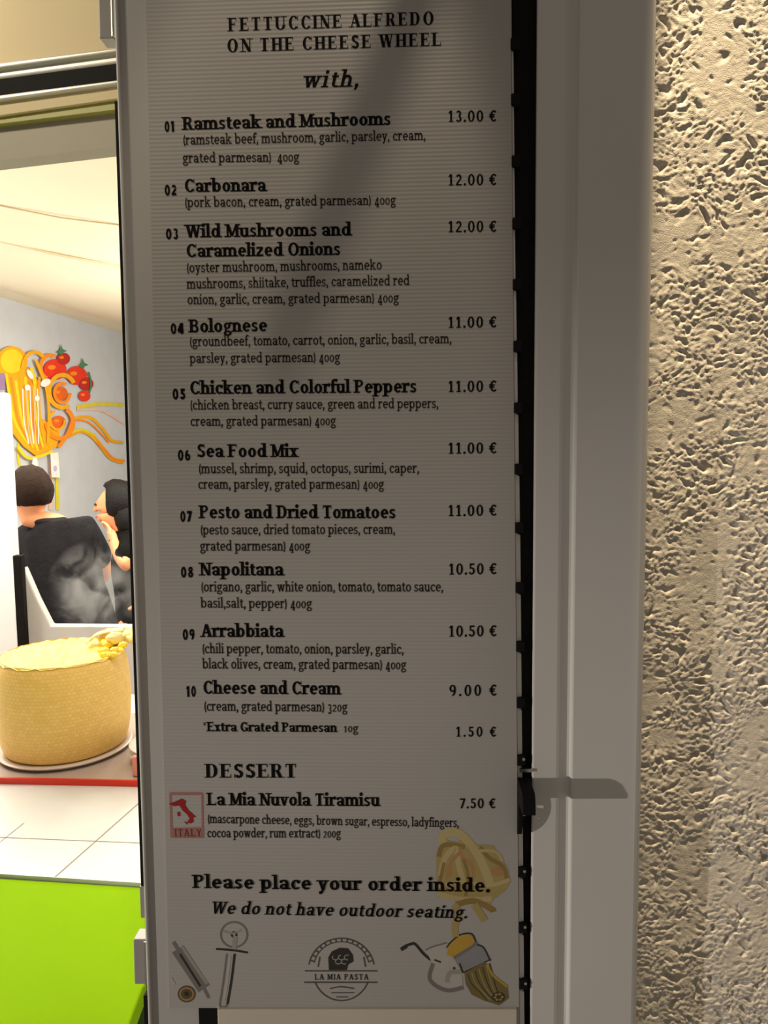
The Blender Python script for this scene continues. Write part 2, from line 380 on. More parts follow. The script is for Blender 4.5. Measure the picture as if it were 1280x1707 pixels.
def put(part, txt, x0, x1, y0, y1, size, style, m=None, **k):
    text_mb(txt, x0, x1, y0, y1, size, style, **k).build(part, m or M_ink, board, weld=False)
put('heading_text', 'FETTUCCINE ALFREDO', 380, 724, 52, 41, 22, 'title', track=.12)
put('heading_text', 'ON THE CHEESE WHEEL', 378, 736, 87, 76, 22, 'title', track=.12)
put('heading_text', 'with,', 505, 600, 146, 144, 27, 'ital', track=.07)
DISH = [  # number, its x0 x1 y ; name lines ; price row ; description lines
 ('01', 274, 292, 220, [('Ramsteak and Mushrooms', 304, 652, 216.5, 208)], 203, '13.00 €', 746, [('(ramsteak beef, mushroom, garlic, parsley, cream,', 304, 710, 241, 233), ('grated parmesan)  400g', 304, 499, 271, 269)]),
 ('02', 274, 295, 326, [('Carbonara', 307, 444, 320, 318.5)], 309, '12.00 €', 746, [('(pork bacon, cream, grated parmesan) 400g', 307, 660, 345, 341)]),
 ('03', 276, 298, 399, [('Wild Mushrooms and', 309, 586, 396, 392.5), ('Caramelized Onions', 310, 568, 428.5, 425)], 387, '12.00 €', 746, [('(oyster mushroom, mushrooms, nameko', 310, 637, 454, 449), ('mushrooms, shiitake, truffles, caramelized red', 311, 683, 481, 475), ('onion, garlic, cream, grated parmesan) 400g', 312, 665, 507, 504)]),
 ('04', 284, 307, 557, [('Bolognese', 315, 446, 554, 552)], 546.5, '11.00 €', 746, [('(groundbeef, tomato, carrot, onion, garlic, basil, cream,', 315, 753, 577, 572), ('parsley, grated parmesan) 400g', 316, 567, 605, 603)]),
 ('05', 287, 310, 666, [('Chicken and Colorful Peppers', 316, 695, 657, 654)], 653.5, '11.00 €', 746, [('(chicken breast, curry sauce, green and red peppers,', 316, 731, 683, 680), ('cream, grated parmesan) 400g', 317, 560, 710, 709)]),
 ('06', 296, 318, 768, [('Sea Food Mix', 328, 497, 762, 762)], 756.5, '11.00 €', 746, [('(mussel, shrimp, squid, octopus, surimi, caper,', 330, 699, 789, 788), ('cream, parsley, grated parmesan) 400g', 330, 640, 815, 815)]),
 ('07', 300, 320, 870, [('Pesto and Dried Tomatoes', 332, 660, 864, 864)], 860.5, '11.00 €', 746, [('(pesto sauce, dried tomato pieces, cream,', 333, 659, 891, 890), ('grated parmesan) 400g', 333, 517, 918, 918)]),
 ('08', 301, 323, 963, [('Napolitana', 333, 473, 959.5, 959.5)], 958, '10.50 €', 747, [('(origano, garlic, white onion, tomato, tomato sauce,', 334, 739, 986, 986), ('basil,salt, pepper) 400g', 334, 520, 1013, 1014)]),
 ('09', 304, 325, 1067, [('Arrabbiata', 335, 473, 1062, 1062)], 1061.5, '10.50 €', 747, [('(chili pepper, tomato, onion, parsley, garlic,', 336, 673, 1089, 1090), ('black olives, cream, grated parmesan) 400g', 337, 677, 1114.5, 1116)]),
 ('10', 310, 327, 1162, [('Cheese and Cream', 338, 568, 1156.5, 1158)], 1160.5, '9.00 €', 748, [('(cream, grated parmesan) 320g', 339, 579, 1185, 1186.5)]),
]
for num, a, b, y, names, py, price, px0, lines in DISH:
    put('dish_number', num, a, b, y, y - .5, 18, 'num', track=.05)
    mb = MB()
    for t, x0, x1, y0, y1 in names: text_mb(t, x0, x1, y0, y1, 21.5, 'name', mb=mb)
    mb.build('dish_name', M_ink, board, weld=False)
    put('dish_price', price, px0, 829, py, py - .8, 18.5, 'price', track=.14 if num == '10' else .05)
    mb = MB()
    for t, x0, x1, y0, y1 in lines: text_mb(t, x0, x1, y0, y1, 16.3, 'desc', mb=mb)
    mb.build('dish_description', M_ink_soft, board, weld=False)
put('extra_text', '*Extra Grated Parmesan', 337, 562, 1219, 1220.5, 15.5, 'name')
put('extra_text', '10g', 572, 597, 1220.5, 1221, 14, 'desc', m=M_ink_soft)
put('dish_price', '1.50 €', 759, 828, 1228, 1228, 16.5, 'price', track=.14)
put('heading_text', 'DESSERT', 342, 495, 1296.5, 1296.5, 23, 'title', track=.06)
put('dish_name', 'La Mia Nuvola Tiramisu', 345, 633, 1342.5, 1344, 21, 'name')
put('dish_price', '7.50 €', 765, 827, 1347.5, 1347.5, 16.5, 'price', track=.05)
mb = MB(); text_mb('(mascarpone cheese, eggs, brown sugar, espresso, ladyfingers,', 345, 765, 1372, 1379, 15, 'desc', mb=mb)
text_mb('cocoa powder, rum extract) 200g', 345, 568, 1396, 1396.5, 15, 'desc', mb=mb); mb.build('dish_description', M_ink_soft, board, weld=False)
put('notice_text', 'Please place your order inside.', 321, 817, 1480.5, 1487, 22, 'big', off=-.0007, track=.03)
put('notice_text', 'We do not have outdoor seating.', 352, 780, 1523, 1531, 20, 'ital', off=-.0007, track=.03)

# --- printed pictures
class Art:
    def __init__(s, plane, off): s.p, s.off, s.mb, s.mats, s.n = plane, off, MB(), [], 0
    def mi(s, m):
        if m not in s.mats: s.mats.append(m)
        return s.mats.index(m)
    def o(s): s.n += 1; return s.off - s.n * 0.00001 * s.k
    k = 1
    def poly(s, pts, m): o = s.o(); s.mb.poly([s.p.at(x, y, o) for x, y in pts], s.mi(m))
    def ell(s, cx, cy, rx, ry, m, rot=0, n=28):
        c, d = math.cos(rot), math.sin(rot)
        s.poly([(cx + rx * math.cos(a) * c - ry * math.sin(a) * d, cy + rx * math.cos(a) * d + ry * math.sin(a) * c) for a in [2 * PI * k / n for k in range(n)]], m)
    def line(s, pts, wd, m, n=6):
        pts = smooth_path(pts, n) if n else [Vector((*p, 0)) for p in pts]
        o = s.o(); L, R = [], []
        for k, p in enumerate(pts):
            t = (pts[min(k + 1, len(pts) - 1)] - pts[max(0, k - 1)]); t.normalize(); nn = Vector((-t.y, t.x, 0)) * wd / 2
            L.append(s.p.at(p.x + nn.x, p.y + nn.y, o)); R.append(s.p.at(p.x - nn.x, p.y - nn.y, o))
        s.mb.grid([L, R], s.mi(m))
    def ring(s, cx, cy, rx, ry, wd, m, a0=0, a1=360, n=36):
        s.line([(cx + rx * math.cos(math.radians(a0 + (a1 - a0) * k / n)), cy + ry * math.sin(math.radians(a0 + (a1 - a0) * k / n))) for k in range(n + 1)], wd, m, 0)
    def build(s, name, parent): return s.mb.build(name, s.mats, parent, weld=False)
def smooth_path(pts, n=6):
    P = [Vector((*p, 0)) if len(p) == 2 else Vector(p) for p in pts]; out = []
    for i in range(len(P) - 1):
        a, b, c, d = P[max(i - 1, 0)], P[i], P[i + 1], P[min(i + 2, len(P) - 1)]
        for k in range(n):
            t = k / n; out.append(.5 * ((2 * b) + (c - a) * t + (2 * a - 5 * b + 4 * c - d) * t * t + (3 * b - a - 3 * c + d) * t ** 3))
    return out + [P[-1]]
def ink(n, r, g, b): return mat('print_' + n, lin(r, g, b), 0.5, vary=(40, .05))
I_p1, I_p2, I_p3, I_p4 = ink('pasta', 172, 152, 96), ink('pasta_light', 190, 172, 122), ink('pasta_shade', 146, 122, 66), ink('pasta_orange', 176, 136, 88)
A = Art(MENU, -0.0002); A.k = .5
A.poly([(727, 1428), (733, 1410), (742, 1400), (762, 1404), (775, 1392), (795, 1408), (822, 1409), (836, 1432), (846, 1447), (851, 1470), (843, 1484), (822, 1500), (816, 1510), (770, 1506), (752, 1498), (728, 1496)], I_p1)
A.line([(737, 1407), (739, 1393), (754, 1387), (768, 1391), (790, 1415), (806, 1445), (818, 1478)], 14, I_p2)
A.line([(731, 1428), (737, 1411), (752, 1408), (775, 1412)], 8, I_p3)
A.line([(733, 1460), (742, 1430), (760, 1414), (764, 1440), (772, 1470)], 9, I_p2)
A.line([(745, 1465), (752, 1438), (768, 1420)], 6, I_p4); A.line([(766, 1412), (772, 1432), (785, 1440), (790, 1462)], 6, I_p4)
A.line([(800, 1412), (815, 1430), (838, 1445), (846, 1470)], 7, I_p3); A.line([(798, 1418), (826, 1420), (838, 1436)], 5, I_p2)
A.ell(829, 1453, 11, 8, I_p4, .3); A.ell(748, 1452, 6, 10, I_p4)
A.line([(730, 1478), (770, 1470), (815, 1476), (850, 1466)], 6, I_p2); A.line([(728, 1490), (775, 1500), (820, 1498)], 9, I_p2)
A.line([(760, 1508), (790, 1502), (818, 1515), (822, 1520)], 10, I_p3); A.line([(790, 1508), (800, 1522), (808, 1535)], 12, I_p1)
A.line([(757, 1508), (764, 1522), (758, 1545), (760, 1562)], 11, I_p1); A.line([(772, 1432), (780, 1460), (776, 1494)], 5, I_p3); A.line([(740, 1438), (733, 1470)], 5, I_p3)
A.build('pasta_picture', board)
G1, G2, G3, G4, K1 = ink('grey', 120, 114, 110), ink('light_grey', 182, 176, 170), ink('blue_grey', 138, 138, 142), ink('mid_grey', 156, 150, 144), ink('charcoal', 46, 42, 40)
A = Art(MENU, -0.0002); A.k = .5        # hand-cranked pasta machine
A.line([(668, 1582), (676, 1577), (684, 1574), (692, 1574), (706, 1590), (718, 1600)], 4.5, K1); A.line([(668, 1583), (678, 1577)], 6.5, K1)
A.poly([(709, 1584), (728, 1576), (746, 1572), (760, 1602), (770, 1622), (772, 1646), (748, 1650), (726, 1640), (716, 1628), (722, 1608)], G2)
A.line([(709, 1584), (722, 1578), (744, 1572)], 2.5, G1); A.line([(722, 1606), (716, 1630), (728, 1644), (748, 1651), (772, 1646)], 7, G1); A.line([(745, 1638), (750, 1622), (768, 1620)], 8, G4)
A.line([(724, 1600), (735, 1604)], 3, K1); A.ell(757, 1614, 2.5, 2, K1)
A.poly([(744, 1592), (748, 1574), (768, 1558), (784, 1558), (792, 1568), (786, 1578), (756, 1596)], ink('roller_yellow', 190, 152, 60)); A.line([(744, 1580), (752, 1570), (768, 1558), (786, 1557), (793, 1570)], 2.5, K1)
A.poly([(756, 1596), (790, 1574), (806, 1578), (818, 1598), (802, 1606), (772, 1622), (764, 1612)], G3); A.line([(792, 1574), (806, 1580), (817, 1602)], 2.5, K1); A.line([(756, 1597), (790, 1576), (794, 1570)], 5, G1)
A.line([(766, 1606), (772, 1622)], 3, K1); A.line([(773, 1621), (802, 1607), (818, 1599)], 2, K1)
oliv = ink('olive_pasta', 118, 104, 62); oliv2 = ink('olive_light', 158, 142, 88)
A.poly([(774, 1622), (806, 1604), (818, 1612), (826, 1632), (846, 1646), (848, 1664), (832, 1676), (806, 1668), (786, 1658), (776, 1640)], oliv)
for t in range(7): A.line([(780 + t * 6, 1624 - t * 3), (786 + t * 6, 1640 - t * 2), (800 + t * 5, 1654), (812 + t * 5, 1668 - t)], 1.8, oliv2 if t % 2 else ink('olive_dark', 70, 60, 36))
A.line([(812, 1608), (822, 1626), (846, 1645)], 4, ink('yellow_edge', 172, 148, 60)); A.ell(831, 1662, 11, 9, ink('olive_dark', 70, 60, 36))
for a in range(6): A.ell(831 + 6 * math.cos(a), 1662 + 5 * math.sin(a), 2.2, 2, oliv2)
A.build('pasta_machine_picture', board)
A = Art(MENU, -0.0002); A.k = .5        # rolling pin beside a small coil
A.line([(289, 1570), (296, 1582)], 6, G1); A.line([(296, 1582), (340, 1648)], 22, G1, 0); A.line([(303, 1578), (345, 1640)], 5, G4, 0); A.line([(300, 1590), (334, 1644)], 4, K1, 0); A.line([(340, 1648), (348, 1664)], 5, G1)
A.ell(311, 1657, 15, 14, ink('brown', 92, 74, 48)); A.ring(311, 1657, 11, 10, 3, ink('tan', 150, 128, 84)); A.ell(311, 1657, 4, 4, K1); A.line([(284, 1630), (291, 1642)], 5, G2)
A.build('rolling_pin_picture', board)
A = Art(MENU, -0.0002); A.k = .5        # pizza cutter
A.ring(390, 1558, 22, 21, 3, G1); A.ring(390, 1558, 4, 4, 3, K1); A.line([(372, 1552), (388, 1556), (402, 1550)], 3, G4); A.line([(392, 1560), (390, 1585)], 7, G4)
A.line([(360, 1582), (388, 1584), (413, 1588)], 3.5, K1); A.line([(378, 1590), (373, 1630), (366, 1676)], 3, G1); A.line([(391, 1590), (386, 1632), (379, 1674)], 4, K1); A.line([(366, 1676), (372, 1680), (379, 1675)], 3, G1); A.line([(383, 1594), (378, 1640), (373, 1668)], 4, G2)
A.build('pizza_cutter_picture', board)
A = Art(MENU, -0.0002); A.k = .5        # round pasta house emblem
L1 = ink('emblem_line', 84, 74, 70)
A.ring(569, 1617, 55, 53, 2.2, L1, 190, 350); A.ring(569, 1612, 46, 42, 1.6, L1, 190, 350); A.ring(569, 1617, 48, 51, 2.2, L1, 22, 158)
A.line([(508, 1618.5), (629, 1618.5)], 2.2, L1, 0); A.line([(507, 1637.5), (629, 1637.5)], 2.4, L1, 0)
for k in range(15):
    a = math.radians(196 + k * 10.6); A.line([(569 + 48 * math.cos(a), 1615 + 45 * math.sin(a)), (569 + 53 * math.cos(a), 1615 + 50 * math.sin(a))], 2.4, L1, 0)
A.poly([(548, 1617), (547, 1596), (553, 1586), (566, 1580), (580, 1581), (588, 1592), (589, 1603), (580, 1608), (578, 1617)], K1)
for k in range(5): A.ring(559 + k * 5, 1596 + (k % 2) * 7, 5, 4, 1.6, G4, 20 * k, 20 * k + 220, 12)
A.line([(533, 1595), (530, 1612)], 2, L1, 0); A.line([(606, 1595), (609, 1612)], 2, L1, 0); A.line([(550, 1648), (568, 1645), (590, 1648)], 2, L1); A.line([(552, 1655), (590, 1655)], 1.5, L1, 0); A.line([(560, 1662), (580, 1662)], 1.5, L1, 0)
text_mb('LA MIA PASTA', 524, 614, 1633, 1633, 9, 'tiny', off=-.0004, mb=A.mb, m=A.mi(M_ink), track=.12)
A.build('emblem_picture', board)
A = Art(MENU, -0.0002); A.k = .5        # red stamp with the boot-shaped map
R1, R2 = ink('stamp_rose', 164, 112, 106), ink('stamp_red', 150, 22, 24)
A.line([(283, 1323), (337, 1323)], 5, R1, 0); A.line([(284, 1322), (286, 1396)], 4, R1, 0); A.line([(337, 1322), (338, 1396)], 3.5, R1, 0)
A.poly([(285, 1380), (340, 1379), (340, 1397), (286, 1397)], R1)
A.poly([(281, 1340), (292, 1336), (303, 1331), (310, 1335), (309, 1342), (314, 1350), (322, 1357), (327, 1362), (322, 1363), (323, 1370), (317, 1373), (312, 1369), (316, 1365), (312, 1358), (304, 1351), (299, 1343), (290, 1344)], R2)
A.poly([(295, 1354), (300, 1353), (301, 1360), (296, 1361)], R2); A.poly([(306, 1369), (314, 1371), (312, 1375)], R2)
text_mb('ITALY', 291, 336, 1394, 1394, 12, 'tiny', off=-.0004, mb=A.mb, m=A.mi(ink('stamp_dark', 104, 54, 52)), track=.1)
A.build('stamp_picture', board)

# --- edges, seal, hinges of the leaf
def edge_strip(name, k0, d0, k1, d1, y0, y1, off, thick, m):
    mb = MB(); mb.prism([MENU.at(leaf_x(k0, y0) + d0, y0, off), MENU.at(leaf_x(k1, y0) + d1, y0, off), MENU.at(leaf_x(k1, y1) + d1, y1, off), MENU.at(leaf_x(k0, y1) + d0, y1, off)], NB * thick)
    return mb.build(name, m, board, bevel=.0022 if m is M_frame else .0006)
edge_strip('edge_seal', 'edge', -8, 'edge', 0, 168, 1478, .004, .026, M_black)
edge_strip('edge_trim', 'edge', -3.5, 'edge', 1.5, -90, 1800, -.002, .020, M_frame)
edge_strip('edge_seal', 'edge', -10, 'edge', -1, 1660, 1800, .004, .026, M_black)
def hinge(x0, y0, x1, y1):
    mb = MB(); mb.prism([MENU.at(x0, y0, .004), MENU.at(x1, y0, .004), MENU.at(x1 + 2, y1, .004), MENU.at(x0 + 2, y1, .004)], NB * .02)
    h = mb.build('hinge', M_greyp, board, bevel=.0012)
    mb = MB(); c = MENU.at(x1, y0 + 2, .0045); d = MENU.at(x1 + 2, y1 - 2, .0045); mb.tube([c, d], .0028, 12); mb.build('hinge_pin', M_steel, h, True)
hinge(163, -30, 188, 64); hinge(222, 1566, 243, 1641)
mb = MB(); mb.prism([MENU.at(233, 1478, .006), MENU.at(240, 1478, .006), MENU.at(242, 1530, .006), MENU.at(235, 1530, .006)], NB * .02); mb.build('hinge_spacer', M_greyp, board)

# --- black rail with its clips and screws along the right edge
def rx(y): return 852 + .0085 * y
mb = MB(); mb.prism([MENU.at(rx(YT) + 1, YT, .012), MENU.at(898, YT, .012), MENU.at(899, YB, .012), MENU.at(rx(YB) + 1, YB, .012)], NB * .03)
mb.build('side_rail', M_black, board)
edges = [y for y in range(-20, 1800, 97)]
CLY = [72, 165, 268, 372, 474, 577, 680, 782, 880, 980, 1078, 1172, 1268, 1360, 1455, 1548, 1642, 1735]
for y, y2 in zip(CLY, CLY[1:]):
    mb = MB(); x = rx(y)
    wd = 3 + 4.5 * min(1, max(0, (y - 350) / 500))
    mb.prism([MENU.at(x, y + 8, .002), MENU.at(x + wd, y + 12, .004), MENU.at(rx(y2) + wd, y2 - 10, .004), MENU.at(rx(y2), y2 - 8, .002)], NB * .010)
    mb.build('edge_segment', M_frame, board)
for y in CLY:
    mb = MB(); x = rx(y); c = MENU.at(x + 5, y, -.001)
    mb.box(c - HX * .0038 - UP * .0055, HX * .009, UP * .011, NB * .014)
    cl = mb.build('clip', M_black, board, bevel=.001)
    if y > 1250:
        sp = MENU.at(x + 10, y - 2, -.0016); mb = MB(); mb.tube([sp, sp + NB * .003], .0016, 12); mb.build('screw', M_steel, cl, False)
# --- latch: slotted dial and lever standing out towards the street
def latch():
    x0, x1 = MENU.at(868, 1310, 0), MENU.at(889, 1310, 0); wv = HX * ((x1 - x0).dot(HX)); z0 = MENU.at(878, 1343, 0).z
    px = 0.8 / F; O = MENU.at(861, 1343, 0.004); O.z = z0; ST = 1 / 2.8
    def P(d, z): return O - NB * (d * px * ST + .004) + UP * (z * px)
    mb = MB()
    arm = [(-10, 48), (155, 50), (166, 47), (178, 40), (188, 24), (188, 16), (70, 14), (-10, 12)]
    mb.prism([P(d, z) for d, z in arm], wv)
    la = mb.build('latch_lever', M_black, board, bevel=.0008)
    mb = MB(); nr, na = 5, 22; R = [0, 16, 24, 36, 44, 50]
    for i in range(na):
        a0, a1 = -PI / 2 + PI * i / na, -PI / 2 + PI * (i + 1) / na
        for j in range(nr):
            if i in (6, 10, 14) and j in (2, 3): continue
            c = [P(max(0, R[jj] * math.cos(a)) * 1.05, R[jj] * math.sin(a)) for jj, a in ((j, a0), (j + 1, a0), (j + 1, a1), (j, a1))]
            if j == 0: c = c[1:] if False else [c[0], c[1], c[2]]
            mb.prism(c, wv * .35)
    mb.build('latch_dial', M_black, la)
    mb = MB(); a = MENU.at(866, 1282, -.001); mb.box(a, MENU.at(888, 1282, -.001) - a, (0, 0, -.0035), NB * .003); mb.build('latch_plate', M_steel, la)
latch()

# ------------------------------------------------------------------ structure: head of the shop opening, top left
FY = math.radians(14)
NF = Vector((math.sin(FY), math.cos(FY), 0))
HEAD = Plane(EYE + ray(175, 180) * 0.95, NF)
def slab(name, pts, off, thick, m, parent=None, plane=HEAD, bevel=0.0, nrm=None):
    mb = MB(); mb.prism([plane.at(x, y, off) for x, y in pts], (nrm or plane.n) * thick); return mb.build(name, m, parent, bevel=bevel)
def band(xl, yl0, yl1, xr, yr0, yr1, ext=-1300):
    s0, s1 = (yr0 - yl0) / (xr - xl), (yr1 - yl1) / (xr - xl)
    xr2 = 300
    return [(ext, yl0 + s0 * (ext - xl)), (xr2, yl0 + s0 * (xr2 - xl)), (xr2, yl1 + s1 * (xr2 - xl)), (ext, yl1 + s1 * (ext - xl))]
M_cream = mat('cream_paint', lin(226, 206, 160), 0.6)
M_alu = mat('pale_aluminium', (0.72, 0.69, 0.62), 0.4, 0.2)
M_lime = mat('lime_laminate', lin(138, 184, 0), 0.6, vary=(2.5, .04), spec=.02)
struct(slab('wall_front', [(-1300, -420), (310, -420), (310, 62), (-1300, 325)], .012, .10, M_cream))
struct(slab('trim_2', band(0, 104, 113, 180, 81, 88), -.012, .06, M_alu, bevel=.002))
struct(slab('trim_3', band(0, 114, 131, 180, 90, 107), -.004, .06, M_alu, bevel=.003))
struct(slab('trim_4', band(0, 131, 158, 180, 108, 135), -.002, .03, M_black))
struct(slab('trim_5', band(0, 158, 166, 180, 135, 141), -.004, .06, M_alu, bevel=.002))
struct(slab('trim_6', band(0, 166, 192, 180, 141, 166), .004, .05, M_cream))
struct(slab('trim_7', band(0, 190, 206, 180, 166, 184), .010, .05, mat('painted_olive_reflection', lin(176, 172, 96), .5)))  # green reflection on the head, put into the colour of an olive strip
struct(slab('trim_8', band(0, 204, 268, 180, 182, 246), .022, .03, mat('grey_reveal', lin(178, 170, 152), .6)))

# ------------------------------------------------------------------ structure: the shop interior
CEIL = zplane(2.5)
wa, wb = CEIL.at(0, 495), CEIL.at(200, 555)
wd = (wb - wa).normalized(); wn = Vector((wd.y, -wd.x, 0)); 
if wn.y > 0: wn = -wn
wl, wr = wa - wd * 4.2, wb + wd * 3.0
MURAL = Plane(wa, -wn)
mb = MB(); mb.box(Vector((wl.x, wl.y, -.05)), wr - wl, -wn * .12, (0, 0, 2.8))
M_wall = mat('pale_lilac_wall', lin(200, 203, 208), .8)
struct(mb.build('wall_back', M_wall))
# draped ceiling, sagging a little between its seams
s1a, s1b = CEIL.at(0, 341), CEIL.at(195, 372); s2a, s2b = CEIL.at(0, 400), CEIL.at(195, 442)
def seam(a, b, t): return a + (b - a) * t
lines = [((0, 262), (195, 232)), ((0, 341), (195, 373)), ((0, 400), (195, 441)), ((0, 480), (195, 540)), ((0, 496), (195, 554))]
pts = [(CEIL.at(*a), CEIL.at(*b)) for a, b in lines]
rows = []; TT = [-1.6 + k * .25 for k in range(17)]
first = (Vector((-4.5, 1.0, 2.5)), Vector((1.0, 1.0, 2.5)))
rows.append([Vector((-4.6 + k * .40, .98, 2.5)) for k in range(17)])
for i in range(len(pts) - 1):
    for k in range(8):
        t = k / 8; a = pts[i][0].lerp(pts[i + 1][0], t); b = pts[i][1].lerp(pts[i + 1][1], t)
        sag = -.055 * math.sin(PI * t) * (1 if i in (1, 2) else .4)
        if i == 3: sag = 0
        rows.append([a + (b - a) * T_ + Vector((0, 0, sag)) for T_ in TT])
rows.append([pts[-1][0] + (pts[-1][1] - pts[-1][0]) * T_ - wn * .3 for T_ in TT])
mb = MB(); mb.grid(rows)
M_ceil = mat('cream_ceiling_fabric', lin(240, 228, 200), .85, vary=(1.2, .03))
struct(mb.build('ceiling', M_ceil, smooth=True))
mb = MB(); mb.box((-7, .95, 2.56), (10, 0, 0), (0, 9.5, 0), (0, 0, .05)); struct(mb.build('trim_9', M_ceil))
M_seam = mat('brown_seam', lin(206, 186, 148), .8)
for (a, b), rr in ((pts[1], .003), (pts[2], .006)):
    d = (b - a); mb = MB(); mb.tube([a - d * 1.2 - UP * .004, a - UP * .004, a + d * .5 - UP * .012, b - UP * .004, b + d * .5 - UP * .004], rr, 8)
    struct(mb.build('trim_10' if rr < .004 else 'trim_11', M_seam, smooth=True))
mb = MB(); mb.box((-7, .9, -.05), (10, 0, 0), (0, 9.5, 0), (0, 0, .05)); struct(mb.build('floor', mat('grey_floor', (.35, .33, .31), .4)))
mb = MB(); mb.box((-3.6, .95, 0), (0, 6, 0), (-.1, 0, 0), (0, 0, 2.5)); struct(mb.build('wall_left', M_wall))
mb = MB(); mb.box((.75, 1.05, 0), (0, 8, 0), (.1, 0, 0), (0, 0, 2.5)); struct(mb.build('wall_inner', M_wall))
# white post at the left of the seated guest
a = depth_at(-60, 655, 3.0); b = depth_at(9, 655, 3.0)
mb = MB(); mb.box((a.x, 3.0, 0), (b.x - a.x, 0, 0), (0, .05, 0), (0, 0, a.z)); struct(mb.build('trim_12', mat('white_gloss_paint', (.82, .81, .80), .35), bevel=.012))

# ------------------------------------------------------------------ wall mural of pasta
mroot_p = MURAL.at(90, 740); mural = thing('wall_mural', mroot_p, 'colourful painting of spaghetti and tomatoes on the grey wall', 'mural')
def paint(n, r, g, b): return mat('paint_' + n, lin(r, g, b), .6, vary=(14, .06))
Y1, Y2, Y3, O1, O2, RD, RD2, GN, WH, PK = paint('yellow', 250, 208, 30), paint('gold', 240, 170, 14), paint('lemon', 226, 206, 40), paint('orange', 246, 140, 22), paint('burnt_orange', 226, 100, 20), paint('tomato', 232, 54, 26), paint('tomato_dark', 190, 36, 24), paint('leaf_green', 70, 132, 90), paint('white', 248, 240, 234), paint('rose', 240, 190, 160)
def art(): A = Art(MURAL, -.003); A.k = 40; return A
SN = [0]
def one(name, fn):
    A = art(); A.n = SN[0] % 60; SN[0] += 2; fn(A); A.build(name, mural)
for p, wd_, m in [([(14, 700), (18, 760), (19, 860)], 5, Y2), ([(34, 720), (30, 760), (40, 800)], 4, Y3), ([(84, 770), (86, 810), (84, 850)], 6, PK), ([(96, 760), (95, 800), (96, 850)], 5, Y3),
                  ([(128, 679), (160, 674), (206, 675)], 6, Y3), ([(128, 683), (168, 684), (206, 706)], 3, PK), ([(120, 698), (150, 696), (172, 716), (186, 734), (206, 738)], 5, Y2), ([(118, 700), (146, 703), (168, 722), (182, 738)], 3, O1),
                  ([(112, 728), (135, 718), (155, 728), (172, 748), (186, 764), (206, 770)], 7, Y2), ([(114, 724), (136, 716), (158, 726)], 4, Y3), ([(160, 736), (176, 752), (190, 766), (208, 768)], 4, O1)]: one('spaghetti_strand', lambda A: A.line(p, wd_, m))
for cx, cy, r, m in ((92, 616, 19, RD), (106, 598, 11, RD2), (128, 626, 17, RD), (144, 640, 12, RD2), (141, 660, 10, RD), (100, 656, 13, O2), (98, 704, 12, O2)):
    one('tomato', lambda A: (A.ell(cx, cy, r, r * .92, m), A.ell(cx - r * .3, cy - r * .2, r * .35, r * .2, O1)))
for c in ((103, 584), (139, 607)):
    one('tomato_leaf', lambda A: A.poly([(c[0] - 8, c[1] + 3), (c[0] - 2, c[1] - 2), (c[0] - 2, c[1] - 11), (c[0] + 2, c[1] - 2), (c[0] + 9, c[1] + 1), (c[0] + 2, c[1] + 4), (c[0], c[1] + 8)], GN))
one('tomato_stem', lambda A: A.line([(148, 620), (152, 640), (149, 655)], 3, GN))
A = art(); A.n = 36      # the twirled nest
A.ell(20, 604, 26, 27, Y2); A.ell(20, 602, 19, 20, Y1); A.ring(20, 606, 9, 11, 3.5, Y3, 0, 300)
A.poly([(12, 630), (50, 612), (66, 640), (60, 690), (100, 720), (95, 745), (60, 760), (40, 745), (15, 715)], Y2)
for k in range(8): A.line([(10 + k * 8, 622 + (k % 3) * 6), (16 + k * 7, 660), (26 + k * 6, 705), (48 + k * 4, 752 - abs(k - 4) * 3)], 4.2, (Y1, O1, Y3, Y2)[k % 4])
for k in range(5): A.line([(38 + k * 6, 648), (40 + k * 6, 700), (48 + k * 4, 740)], 2, (WH, PK)[k % 2])
A.ring(58, 615, 20, 28, 6, Y2, 180, 330); A.ring(84, 612, 16, 20, 6, O1, 110, 300); A.ring(104, 652, 22, 27, 7, Y2, 60, 330); A.ring(104, 655, 13, 16, 5, O1, 0, 300); A.ring(100, 705, 22, 26, 7, O1, -60, 180); A.ring(96, 700, 12, 16, 4, Y2, 0, 250)
A.line([(60, 600), (70, 625), (78, 650), (82, 690), (80, 740)], 5, Y2); A.line([(52, 612), (58, 640)], 5, Y1); A.line([(98, 745), (112, 725), (122, 700)], 6, O1); A.line([(30, 745), (50, 764), (88, 752)], 5, Y1)
A.ell(50, 624, 4, 9, WH, -.5); A.ell(46, 646, 5, 5, WH); A.ell(76, 638, 9, 6, WH, -.5); A.ell(62, 664, 4, 5, WH)
A.build('spaghetti_nest', mural)
for tine, lx in (([(55, 762), (62, 764), (66, 796), (50, 797)], 58), ([(84, 756), (97, 754), (100, 796), (86, 796)], 92)):
    A = art(); A.n = 78; A.poly(tine, WH); A.ell(lx, 781, 3, 5, paint('lilac', 196, 178, 226)); A.build('fork_tine', mural)
A = art(); A.n = 84; A.poly([(-30, 622), (8, 622), (9, 650), (-30, 652)], paint('violet', 150, 120, 160)); A.build('violet_patch', mural)

